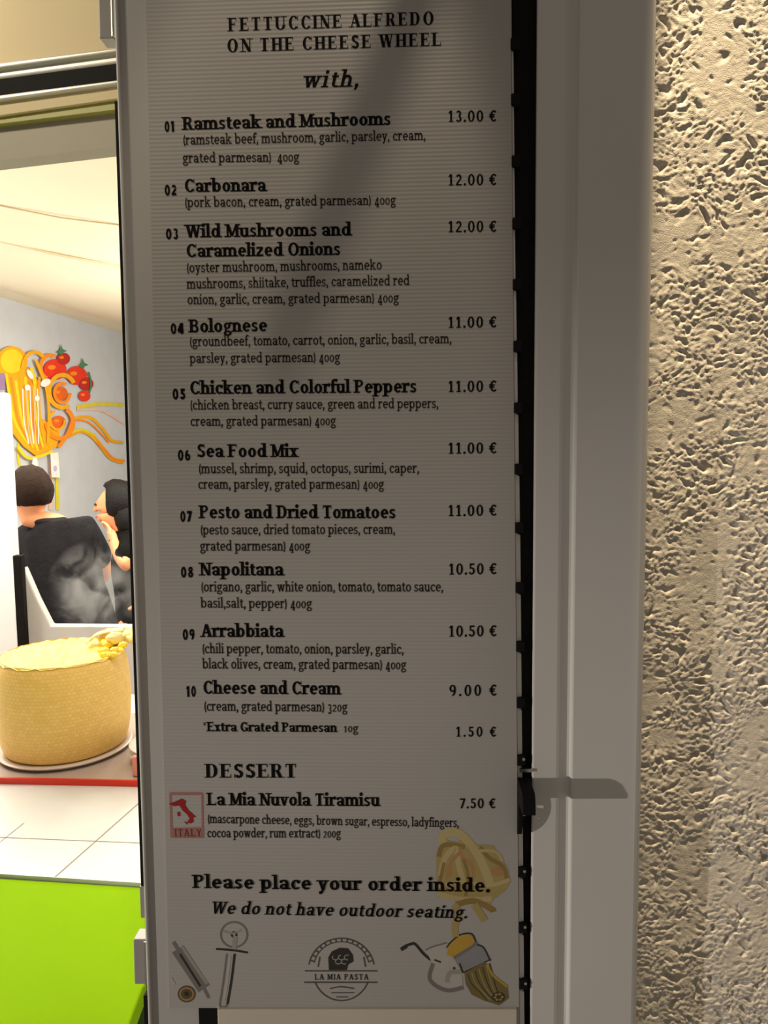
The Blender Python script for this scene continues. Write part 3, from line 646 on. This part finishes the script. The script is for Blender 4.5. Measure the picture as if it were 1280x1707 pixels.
# ------------------------------------------------------------------ counter, ledge
ZC = 0.85; CT = zplane(ZC)
def cpt(x, y): p = CT.at(x, y); return p
c_fl, c_fr = cpt(-120, 1449), cpt(330, 1478); ddir = (c_fr - c_fl).normalized(); c_fl = c_fr - ddir * 1.7; dback = Vector((-ddir.y, ddir.x, 0))
counter = thing('counter', Vector((-.65, 1.5, 0)), 'white tiled shop counter carrying the tray and cheese wheel', 'counter')
mb = MB(); mb.box(c_fl + Vector((0, 0, -.035)), c_fr - c_fl, dback * .95, (0, 0, .035))
def tile_mat():
    m = mat('white_tiles', (.72, .715, .69), .3); return m
mb.build('tiled_top', tile_mat(), counter)
mb = MB(); mb.box(c_fl + dback * .04 + Vector((0, 0, -.85)), c_fr - c_fl, dback * .85, (0, 0, .815)); mb.build('counter_body', mat('counter_white', (.7, .69, .66), .5), counter)
M_grout = mat('grey_grout', lin(150, 138, 124), .8)
mb = MB()
def joint(a, b, w_):
    p, q2 = cpt(*a), cpt(*b); d = (q2 - p).normalized(); nn = Vector((-d.y, d.x, 0)) * w_; e = Vector((0, 0, .0004))
    mb.poly([p - nn + e, q2 - nn + e, q2 + nn + e, p + nn + e])
joint((-100, 1392), (260, 1406.5), .0012); joint((92, 1462), (262, 1312), .0014); joint((-60, 1452), (40, 1372), .0010)
mb.build('tile_joints', M_grout, counter)
LED = zplane(ZC - .006)
l_a, l_b = LED.at(-120, 1456), LED.at(243, 1479); l_c = LED.at(243, 1640); l_d = LED.at(205, 1735); l_e = LED.at(-220, 1790)
l_a, l_e = l_b + (l_a - l_b) * 2.6, l_d + (l_e - l_d) * 2.6
mb = MB(); mb.prism([l_a, l_b, l_c, l_c.lerp(l_d, .1) + Vector((-.002, 0, 0)), l_d, l_e], (0, 0, -.03))
tag(mb.build('counter_ledge', M_lime, bevel=.003), 'lime green glossy ledge in front of the white tiles', 'ledge')
mb = MB(); mb.box(c_fl + Vector((0, 0, -.82)) - dback * .02, c_fr - c_fl, dback * .05, (0, 0, .78)); struct(mb.build('wall_sill', mat('dark_green_paint', (.04, .09, .005), .6)))

# ------------------------------------------------------------------ tray, plate, cheese wheel
t_fl, t_fr = cpt(-60, 1306), cpt(300, 1313.5); td = (t_fr - t_fl).normalized(); tb = Vector((-td.y, td.x, 0))
tray = thing('serving_tray', (t_fl + t_fr) / 2 + tb * .2, 'wide grey tray with a red rim under the cheese wheel', 'tray')
mb = MB(); mb.box(t_fl + tb * .003, (t_fr - t_fl), tb * .42, (0, 0, .0125)); mb.build('tray_base', mat('grey_tray', lin(178, 160, 150), .35), tray)
mb = MB(); mb.box(t_fl, t_fr - t_fl, tb * .006, (0, 0, .0145)); mb.build('tray_rim', mat('red_plastic', lin(226, 48, 16), .35), tray, bevel=.001)['label'] = 'red front rim'
ZT = ZC + .0131
cb = zplane(ZT + .012).at(113, 1273)                        # front foot of the wheel
dirc = Vector((cb.x, cb.y, 0)).normalized(); Rw = 0.155
cc = Vector((cb.x, cb.y, 0)) + dirc * (Rw * .9)
M_rind = mat('cheese_rind', lin(236, 190, 92), .6, bump=(60, .001), vary=(8, .06))
def rind_nodes():
    nt = M_rind.node_tree; b = nt.nodes['Principled BSDF']; tc = nt.nodes.new('ShaderNodeTexCoord')
    mp = nt.nodes.new('ShaderNodeMapping'); mp.inputs['Scale'].default_value = (1, 1, 1)
    br = nt.nodes.new('ShaderNodeTexBrick'); nt.links.new(tc.outputs['UV'], br.inputs['Vector'])
    br.inputs['Color1'].default_value = (*lin(248, 208, 120), 1); br.inputs['Color2'].default_value = (*lin(242, 198, 106), 1); br.inputs['Mortar'].default_value = (*lin(232, 184, 92), 1)
    br.inputs['Scale'].default_value = 1.0; br.inputs['Mortar Size'].default_value = .05; br.inputs['Brick Width'].default_value = 1.1; br.inputs['Row Height'].default_value = .9
    nt.links.new(br.outputs['Color'], b.inputs['Base Color'])
cheese = thing('parmesan_cheese', Vector((cc.x, cc.y, ZT + .01)), 'big golden hollowed cheese wheel steaming on the tray', 'cheese')
HS = 1.27
prof = [(r_, z_ * HS) for r_, z_ in ((.02, 0), (Rw * .84, 0), (Rw * .9, .004), (Rw * .945, .02), (Rw * .985, .05), (Rw * 1.0, .09), (Rw * .99, .125), (Rw * .965, .155), (Rw * .93, .172), (Rw * .90, .180))]
n = 96; me_rows = []
for r, z in prof: me_rows.append([Vector((cc.x + r * math.cos(2 * PI * k / n), cc.y + r * math.sin(2 * PI * k / n), ZT + .01 + z)) for k in range(n + 1)])
mb = MB(); mb.grid(me_rows)
ob = mb.build('rind', M_rind, cheese, True)
uvl = ob.data.uv_layers.new(name='uv')
for poly in ob.data.polygons:
    for li in poly.loop_indices:
        vi = ob.data.loops[li].vertex_index; j, k = divmod(vi, n + 1); uvl.data[li].uv = (k * 1.0, prof[j][1] * 110 if j > 0 else 0)
rind_nodes()
rows = []
for j in range(15):
    r = Rw * .925 * (1 - j / 14.0); rw = []
    for k in range(n):
        a = 2 * PI * k / n; x, y = cc.x + r * math.cos(a), cc.y + r * math.sin(a)
        fr = j / 14.0; dip = -.010 * math.sin(min(1, fr * 2.2) * PI / 2) - .03 * max(0, fr - .35)
        z = ZT + .01 + .178 * HS + (.004 if j == 1 else 0) + dip + .0035 * noise.noise(Vector((x, y, 0)) * 60) + .005 * noise.noise(Vector((x * 90, y * 25, 3)))
        rw.append(Vector((x, y, z)))
    rows.append(rw)
mb = MB(); mb.grid(rows, 0, True)
M_curd = mat('fresh_cheese', lin(250, 224, 110), .55, bump=(80, .003), vary=(30, .08))
mb.build('cheese_top', M_curd, cheese, True)
def blob(mb, c, r, seed, sx=1, sy=1, sz=1, amp=.35, n1=12, n2=8, fr=2.2):
    rows = []
    for j in range(n2 + 1):
        th = PI * j / n2; rw = []
        for k in range(n1):
            ph = 2 * PI * k / n1; d = Vector((math.sin(th) * math.cos(ph), math.sin(th) * math.sin(ph), math.cos(th)))
            rr = r * (1 + amp * noise.noise(d * fr + Vector((seed, seed * 2, 0)))); rw.append(Vector(c) + Vector((d.x * sx, d.y * sy, d.z * sz)) * rr)
        rows.append(rw)
    mb.grid(rows, 0, True)
mb = MB(); ztop = ZT + .01 + .176 * HS
for k in range(46):
    p = zplane(ztop + .004).at(random.uniform(168, 250), random.uniform(1062, 1118))
    if (Vector((p.x, p.y, 0)) - Vector((cc.x, cc.y, 0))).length > Rw * .93: continue
    blob(mb, p + Vector((0, 0, random.uniform(-.002, .007))), random.uniform(.006, .013), k * 1.3, 1, 1, .7)
mb.build('cheese_crumbs', mat('yellow_crumb', lin(250, 214, 60), .6, vary=(40, .1)), cheese, True)['kind'] = 'stuff'
mb = MB()
for k in range(9):
    p = zplane(ztop).at(180 + k * 7 + random.uniform(-2, 2), 1072 + random.uniform(-5, 5)); p.z = ztop + .008 + .012 * random.random() + .001 * k
    blob(mb, p, .020, k * 2.1 + 40, 1.15, 1, .75, .5)
mb.build('scraped_cheese_mound', mat('pale_cheese', lin(244, 226, 150), .55, bump=(120, .002)), cheese, True)
mb = MB(); a0 = zplane(ztop + .004).at(146, 1070)
path = smooth_path([a0, a0 + Vector((.02, .01, .018)), a0 + Vector((.05, .02, .026)), a0 + Vector((.09, .02, .030))], 8)
rows = [[p + Vector((0, math.sin(q / 6 * PI) * .0 + (q - 3) * .006, .003 * math.cos((q - 3)))) for q in range(7)] for p in path]
mb.grid(rows); fl = mb.build('cheese_flake', mat('translucent_flake', lin(236, 214, 120), .4), cheese, True)
sd = fl.modifiers.new('Solid', 'SOLIDIFY'); sd.thickness = .002
pl = thing('cheese_plate', Vector((cc.x, cc.y, ZT)), 'round pale plate under the golden cheese wheel', 'plate')
mb = MB(); mb.lathe([(.05, 0), (Rw * .8, 0), (Rw * .96, .004), (Rw * 1.0, .009), (Rw * .99, .0108), (Rw * .9, .0100), (.05, .0100)], (cc.x, cc.y, ZT)); 
mb.build('plate_dish', mat('pale_ceramic', lin(214, 196, 180), .3), pl, True)
# stacked plates right of the wheel
pc = zplane(ZT).at(236, 1262)
for k in range(2):
    z = ZT + .019 * k + .004; c_ = Vector((pc.x + .065, pc.y, z))
    t = thing('side_plate', c_, ['white side plate at the bottom of the pair beside the cheese', 'white side plate lying on top beside the cheese'][k], 'plate', 'plates right of the cheese')
    mb = MB(); mb.lathe([(.02, 0), (.05, 0), (.075, .009), (.088, .0135), (.09, .0165), (.0885, .0175), (.07, .0125), (.045, .006), (.02, .006)], c_, 48); mb.build('dish', mat('white_ceramic', (.82, .81, .78), .2), t, True)
pk = zplane(ZT).at(224, 1296)
mb = MB(); mb.box(pk + Vector((-.005, .002, .001)), (.028, 0, 0), (0, .015, 0), (0, 0, .045)); tag(mb.build('napkin_block', mat('pink_paper', lin(236, 150, 132), .7), bevel=.002), 'small pink paper block on the tray corner beside the plates', 'napkins')

# ------------------------------------------------------------------ people at the table behind
def skin(name, chains, m, parent=None, sub=2, root=0):
    """chains: lists of (point, radius or (rx, ry)); equal points are shared so that the body is one surface"""
    vs_, ed, rd, idx = [], [], [], {}
    for ch in chains:
        prev = None
        for p, r in ch:
            k = tuple(round(c, 4) for c in p)
            if k not in idx: idx[k] = len(vs_); vs_.append(tuple(p)); rd.append(r if isinstance(r, tuple) else (r, r))
            if prev is not None and prev != idx[k]: ed.append((prev, idx[k]))
            prev = idx[k]
    me = bpy.data.meshes.new(name); me.from_pydata(vs_, ed, []); me.update()
    o = link(name, me, parent, [m])
    md = o.modifiers.new('Skin', 'SKIN'); md.use_smooth_shade = True
    for i, r in enumerate(rd): me.skin_vertices[0].data[i].radius = r; me.skin_vertices[0].data[i].use_root = (i == root)
    if sub: sb = o.modifiers.new('Sub', 'SUBSURF'); sb.levels = sub; sb.render_levels = sub
    return o
def hand(wrist, dirv, palm_n, side, curl=.5, s=1.0):
    d = Vector(dirv).normalized(); nrm = Vector(palm_n); nrm = (nrm - d * nrm.dot(d)).normalized(); sd = d.cross(nrm) * side
    W = Vector(wrist); k = W + d * .045 * s; ch = [[(W, .024 * s), (k, .030 * s)]]
    for i, (o_, L) in enumerate(((-.03, .066), (-.01, .075), (.011, .070), (.03, .055))):
        b = k + d * .035 * s + sd * o_ * s; pts = [(k, .030 * s), (b, .0105 * s)]; dv = d.copy(); p = b
        for q in range(3):
            dv = (dv + nrm * curl * (.5 + .3 * q)).normalized(); p = p + dv * L * s * (.42, .33, .25)[q]; pts.append((p, (.0095 - .001 * q) * s))
        ch.append(pts)
    tp = W + d * .02 * s - sd * .02 * s; ch.append([(W, .024 * s), (tp, .014 * s), (tp + (d * .6 - sd * .8).normalized() * .035 * s, .0115 * s), (tp + (d * .6 - sd * .8).normalized() * .035 * s + (d * .9 - sd * .2 + nrm * .3).normalized() * .028 * s, .0095 * s)])
    return ch
M_skin = mat('warm_skin', lin(226, 150, 104), .5, vary=(20, .04))
M_tee = mat('charcoal_cotton', (.016, .015, .017), .95, spec=.1, vary=(14, .25), bump=(60, .004))
M_blk = mat('black_knit', (.006, .006, .006), .95, spec=.1)
M_jean = mat('dark_trousers', (.02, .022, .03), .9)
M_hair1 = mat('dark_brown_hair', (.022, .011, .007), .8, spec=.15, bump=(160, .004), vary=(50, .3))
M_hair2 = mat('black_hair', (.006, .005, .005), .6, spec=.25, bump=(160, .004))
def at(x, y, yy): return depth_at(x, y, yy)

def ellips(mb, c, rx, ry, rz, rot, cut=None, amp=0.0, n1=24, n2=16, seed=0):
    rows = []
    for j in range(n2 + 1):
        th = PI * j / n2; rw = []
        for k in range(n1):
            ph = 2 * PI * k / n1; d = Vector((math.sin(th) * math.cos(ph), math.sin(th) * math.sin(ph), math.cos(th)))
            s_ = 1 + amp * noise.noise(d * 5 + Vector((seed, 0, 0))); p = Vector((d.x * rx, d.y * ry, d.z * rz)) * s_
            if cut: p = cut(p)
            rw.append(Vector(c) + rot @ p)
        rows.append(rw)
    mb.grid(rows, 0, True)

def face_parts(p_obj, c, rot, M_s):
    """a nose, ears and lips shaped on a head centred at c; local +x = face direction"""
    for sy in (-1, 1):
        mb = MB(); ellips(mb, c + rot @ Vector((-.008, .076 * sy, .0)), .018, .008, .030, rot, n1=12, n2=8); mb.build('ear', M_s, p_obj, True)
        mb = MB(); ellips(mb, c + rot @ Vector((.088, .031 * sy, .008)), .008, .013, .007, rot, n1=10, n2=8); mb.build('eye', mat('eye_dark', (.03, .02, .018), .2), p_obj, True)
    mb = MB(); ellips(mb, c + rot @ Vector((.089, 0, -.064)), .010, .022, .008, rot, n1=12, n2=8); mb.build('lips', mat('lips', lin(188, 96, 84), .5), p_obj, True)

def person(name, loc, label, J, M_top, M_hair, facing, head_c, hair_fn, seatdir):
    root = thing(name, loc, label, 'person')
    rot = Matrix.Rotation(facing, 3, 'Z')
    hc = head_c; R3 = lambda v: hc + rot @ Vector(v)
    ch = [[(J['hip'], 0.112), (J['waist'], 0.098), (J['chest'], 0.115), (J['neck0'], 0.058), (R3((-.015, 0, -.10)), .052), (R3((-.008, 0, -.05)), (.066, .068)), (hc, (.080, .088)), (R3((-.01, 0, .055)), (.075, .082)), (R3((-.01, 0, .095)), (.045, .05))]]
    ch.append([(R3((-.008, 0, -.05)), (.066, .068)), (R3((.070, 0, -.062)), .026), (R3((.072, 0, -.096)), .022)])
    ch.append([(hc, (.080, .088)), (R3((.088, 0, -.015)), .016), (R3((.106, 0, -.036)), .012)])
    for s in 'lr':
        a = [(J['chest'], 0.115), (J['sh_' + s], .062), (J['el_' + s], .042), (J['wr_' + s], .027)]
        ch.append(a)
        hd = J['hd_' + s]; hh = hand(J['wr_' + s], hd[0], hd[1], hd[2], hd[3]); hh[0][0] = (J['wr_' + s], .027); ch += hh
        ch.append([(J['hip'], 0.112), (J['th_' + s], .088), (J['kn_' + s], .058), (J['an_' + s], .040), (J['an_' + s] + seatdir * .12 + Vector((0, 0, -.035)), .034)])
    b = skin('body', ch, M_skin, root, 2)
    top = [[(J['hip'] - UP * .02, 0.150), (J['hip'] + UP * .05, 0.146), (J['waist'], 0.136), (J['chest'], 0.150), (J['neck0'] + UP * .0, 0.080), (J['neck0'] + UP * .03, 0.070)]]
    for s in 'lr':
        m_ = J['sh_' + s].lerp(J['el_' + s], J.get('sleeve', .75)); top.append([(J['chest'], 0.150), (J['sh_' + s], .078), (m_, .062)])
    skin('shirt', top, M_top, root, 2)
    tr = [[(J['hip'] + UP * .04, 0.138), (J['hip'], 0.138)]]
    for s in 'lr': tr.append([(J['hip'], 0.138), (J['th_' + s], .102), (J['kn_' + s], .072), (J['an_' + s] + UP * .03, .058)])
    skin('trousers', tr, M_jean, root, 2)
    face_parts(root, hc, rot, M_skin)
    mb = MB(); hair_fn(mb, hc, rot); mb.build('hair', M_hair, root, True)
    for s in 'lr':
        mb = MB(); f = J['an_' + s]; blob(mb, f + seatdir * .07 + Vector((0, 0, -.045)), .06, 3, 1.0, 1.0, .6, .1); mb.build('shoe', M_black, root, True)
    return root

def seat_pose(hip, lean_to, sh_mid, fwd, head):
    """joints of a seated figure: hip, shoulder middle and head are given, legs go forward and down"""
    sd = Vector((-fwd.y, fwd.x, 0)); J = {}
    J['hip'] = hip; J['waist'] = hip.lerp(sh_mid, .42) - fwd * .02; J['chest'] = hip.lerp(sh_mid, .80); J['neck0'] = sh_mid.lerp(head, .32)
    for s, k in (('l', 1), ('r', -1)):
        J['sh_' + s] = sh_mid + sd * .185 * k - UP * .035
        J['th_' + s] = hip + sd * .10 * k + fwd * .12 + UP * .0
        kn = hip + sd * .12 * k + fwd * .42 + UP * .02; J['kn_' + s] = kn
        J['an_' + s] = Vector((kn.x, kn.y, .095)) + fwd * .03
        J['el_' + s] = J['sh_' + s] + fwd * .12 - UP * .26 + sd * .03 * k
        J['wr_' + s] = J['el_' + s] + fwd * .22 + UP * .03 - sd * .05 * k
        J['hd_' + s] = (fwd + UP * .1, -UP, k, .35)
    return J
# guest with the back turned, leaning forward to the left
D1 = 3.35
head1 = at(51, 826, D1); sh1 = at(98, 893, D1 - .02); hip1 = at(150, 1080, D1 - .05); 
fwd1 = Vector((-.55, .83, 0)).normalized()
J = seat_pose(hip1, None, sh1, fwd1, head1)
J['sh_l'] = at(46, 890, D1 + .10); J['sh_r'] = at(150, 888, D1 - .10)
J['el_l'] = at(40, 960, D1 + .22); J['wr_l'] = at(20, 985, D1 + .42)
J['el_r'] = at(172, 960, D1 + .10); J['wr_r'] = at(120, 990, D1 + .35)
def hair1(mb, c, rot):
    def cut(p):
        if p.x > .05: p.x = .05 + (p.x - .05) * .3
        if p.z < -.05: p.z = -.05 + (p.z + .05) * .35
        return p
    ellips(mb, c + rot @ Vector((-.016, 0, .022)), .106, .092, .112, rot, cut, .09)
person('person', Vector((hip1.x, hip1.y, 0)), 'person with brown hair in a dark t-shirt seated with back turned', J, M_tee, M_hair1, math.atan2(.83, -.55) , head1, hair1, fwd1)
# guest in profile, hand raised to the chin
D2 = 4.35
head2 = at(188, 842, D2); sh2 = at(222, 908, D2 + .02); hip2 = at(232, 1060, D2 + .02)
fwd2 = Vector((-1, -.12, 0)).normalized()
J = seat_pose(hip2, None, sh2, fwd2, head2)
J['el_r'] = at(262, 980, D2 - .1); J['wr_r'] = at(262, 1010, D2 - .3); J['el_l'] = at(207, 948, D2 - .22); J['wr_l'] = at(190, 905, D2 - .12); J['hd_l'] = (at(178, 866, D2 - .06) - at(190, 905, D2 - .12), -fwd2 * -1 + UP * .1, 1, .45)
J['sleeve'] = .6
def hair2(mb, c, rot):
    def cut(p):
        if p.x > .045: p.x = .045 + (p.x - .045) * (.9 if p.z > .075 else .1)
        return p
    ellips(mb, c + rot @ Vector((-.026, 0, .030)), .112, .095, .118, rot, cut, .06)
    ellips(mb, c + rot @ Vector((-.062, 0, -.06)), .06, .085, .12, rot, None, .1)
person('person.001', Vector((hip2.x, hip2.y, 0)), 'person with black hair and black top, face in profile with a raised hand', J, M_blk, M_hair2, math.atan2(-.12, -1), head2, hair2, fwd2)

def tub_chair(name, p, fwd, label, grp, m_shell):
    r = thing(name, Vector((p.x, p.y, 0)), label, 'chair', grp); sd = Vector((-fwd.y, fwd.x, 0)); P = Vector((p.x, p.y, 0)) - fwd * .05; zs = p.z - .175
    mb = MB(); mb.box(P - fwd * .22 - sd * .22 + UP * zs, fwd * .44, sd * .44, UP * .035); mb.build('seat', m_shell, r, bevel=.012)
    rows = []
    for k in range(13):
        a = PI * (k / 12) - PI / 2; rr = .29; c = P - fwd * (math.cos(a) * rr - .02) + sd * math.sin(a) * rr
        rows.append([c + UP * (zs + .02), c + UP * (zs + .02 + .30 * (.35 + .65 * math.cos(a) ** 2))])
    mb = MB(); mb.grid(rows); b = mb.build('backrest', m_shell, r, True); b.modifiers.new('Solid', 'SOLIDIFY').thickness = .015
    for i in (-1, 1):
        for j in (-1, 1): mb = MB(); q = P + fwd * .19 * i + sd * .19 * j; mb.tube([q + UP * zs, q + fwd * .02 * i], .012, 8); mb.build('leg', M_blackp, r)
M_shell = mat('light_grey_shell', lin(196, 190, 186), .5)
tub_chair('tub_chair', hip1, fwd1, 'pale grey tub chair under the person in the dark t-shirt', 'guest chairs', M_shell)
tub_chair('tub_chair.001', hip2, fwd2, 'pale grey tub chair under the person with black hair', 'guest chairs', M_shell)
# low grey partition between counter and guests, and a dark post beside it
a = at(38, 945, 2.75); b_ = at(62, 1000, 2.75); c_ = at(84, 1043, 2.75); d_ = at(245, 1044, 2.75)
mb = MB(); mb.prism([Vector((a.x, 2.75, 0)), a, b_, c_, d_, Vector((d_.x, 2.75, 0))], (0, .04, 0)); tag(mb.build('low_screen', M_shell, bevel=.006), 'light grey low screen with a swept top behind the cheese wheel', 'screen')
a = at(25, 925, 2.72); b_ = at(39, 925, 2.72)
mb = MB(); mb.box((a.x, 2.70, 0), (b_.x - a.x, 0, 0), (0, .03, 0), (0, 0, a.z)); tag(mb.build('dark_post', mat('dark_brown_metal', (.008, .006, .005), .7, spec=.1), bevel=.003), 'slim dark upright post between white post and grey screen', 'post')

# ------------------------------------------------------------------ steam rising from the cheese
def steam():
    m = bpy.data.materials.new('steam'); m.use_nodes = True; nt = m.node_tree; nt.nodes.remove(nt.nodes['Principled BSDF']); out = nt.nodes['Material Output']
    vol = nt.nodes.new('ShaderNodeVolumePrincipled'); vol.inputs['Color'].default_value = (.95, .92, .88, 1); vol.inputs['Anisotropy'].default_value = .2
    tc = nt.nodes.new('ShaderNodeTexCoord'); nz = nt.nodes.new('ShaderNodeTexNoise'); nz.inputs['Scale'].default_value = 16; nz.inputs['Detail'].default_value = 6; nz.inputs['Distortion'].default_value = .8
    nt.links.new(tc.outputs['Object'], nz.inputs['Vector'])
    mr = nt.nodes.new('ShaderNodeMapRange'); mr.inputs['From Min'].default_value = .46; mr.inputs['From Max'].default_value = .72; mr.inputs['To Max'].default_value = 44; nt.links.new(nz.outputs['Fac'], mr.inputs['Value'])
    g = nt.nodes.new('ShaderNodeTexGradient'); g.gradient_type = 'SPHERICAL'; mp = nt.nodes.new('ShaderNodeMapping'); mp.inputs['Scale'].default_value = (1 / .115, 1 / .08, 1 / .125)
    nt.links.new(tc.outputs['Object'], mp.inputs['Vector']); nt.links.new(mp.outputs[0], g.inputs['Vector'])
    mu = nt.nodes.new('ShaderNodeMath'); mu.operation = 'MULTIPLY'; nt.links.new(mr.outputs[0], mu.inputs[0]); nt.links.new(g.outputs['Fac'], mu.inputs[1])
    nt.links.new(mu.outputs[0], vol.inputs['Density']); nt.links.new(vol.outputs[0], out.inputs['Volume'])
    mb = MB(); c = at(158, 985, cc.y - .0)
    ellips(mb, Vector((0, 0, 0)), .115, .08, .125, Matrix.Identity(3), n1=20, n2=14); o = mb.build('steam', m, None, True); o.location = c
    tag(o, 'wisps of white steam rising above the cheese wheel', 'steam', kind='stuff')
steam()

# ------------------------------------------------------------------ awning arm above the menu, out of the frame, whose shade crosses the sheet
pa, pb = MENU.at(690, 0), MENU.at(480, 560)
ra, rb = LAMP.lerp(pa, .60), LAMP.lerp(pb, .60)
dv = ra - rb
mb = MB(); e1 = ra + dv * .9; e0 = rb - dv * .05; mb.tube([e0, ra, e1, e1 + NB * .16], .0135, 12)
tag(mb.build('awning_arm', M_greyp, smooth=True), 'thin grey awning arm above the menu panel', 'awning arm')
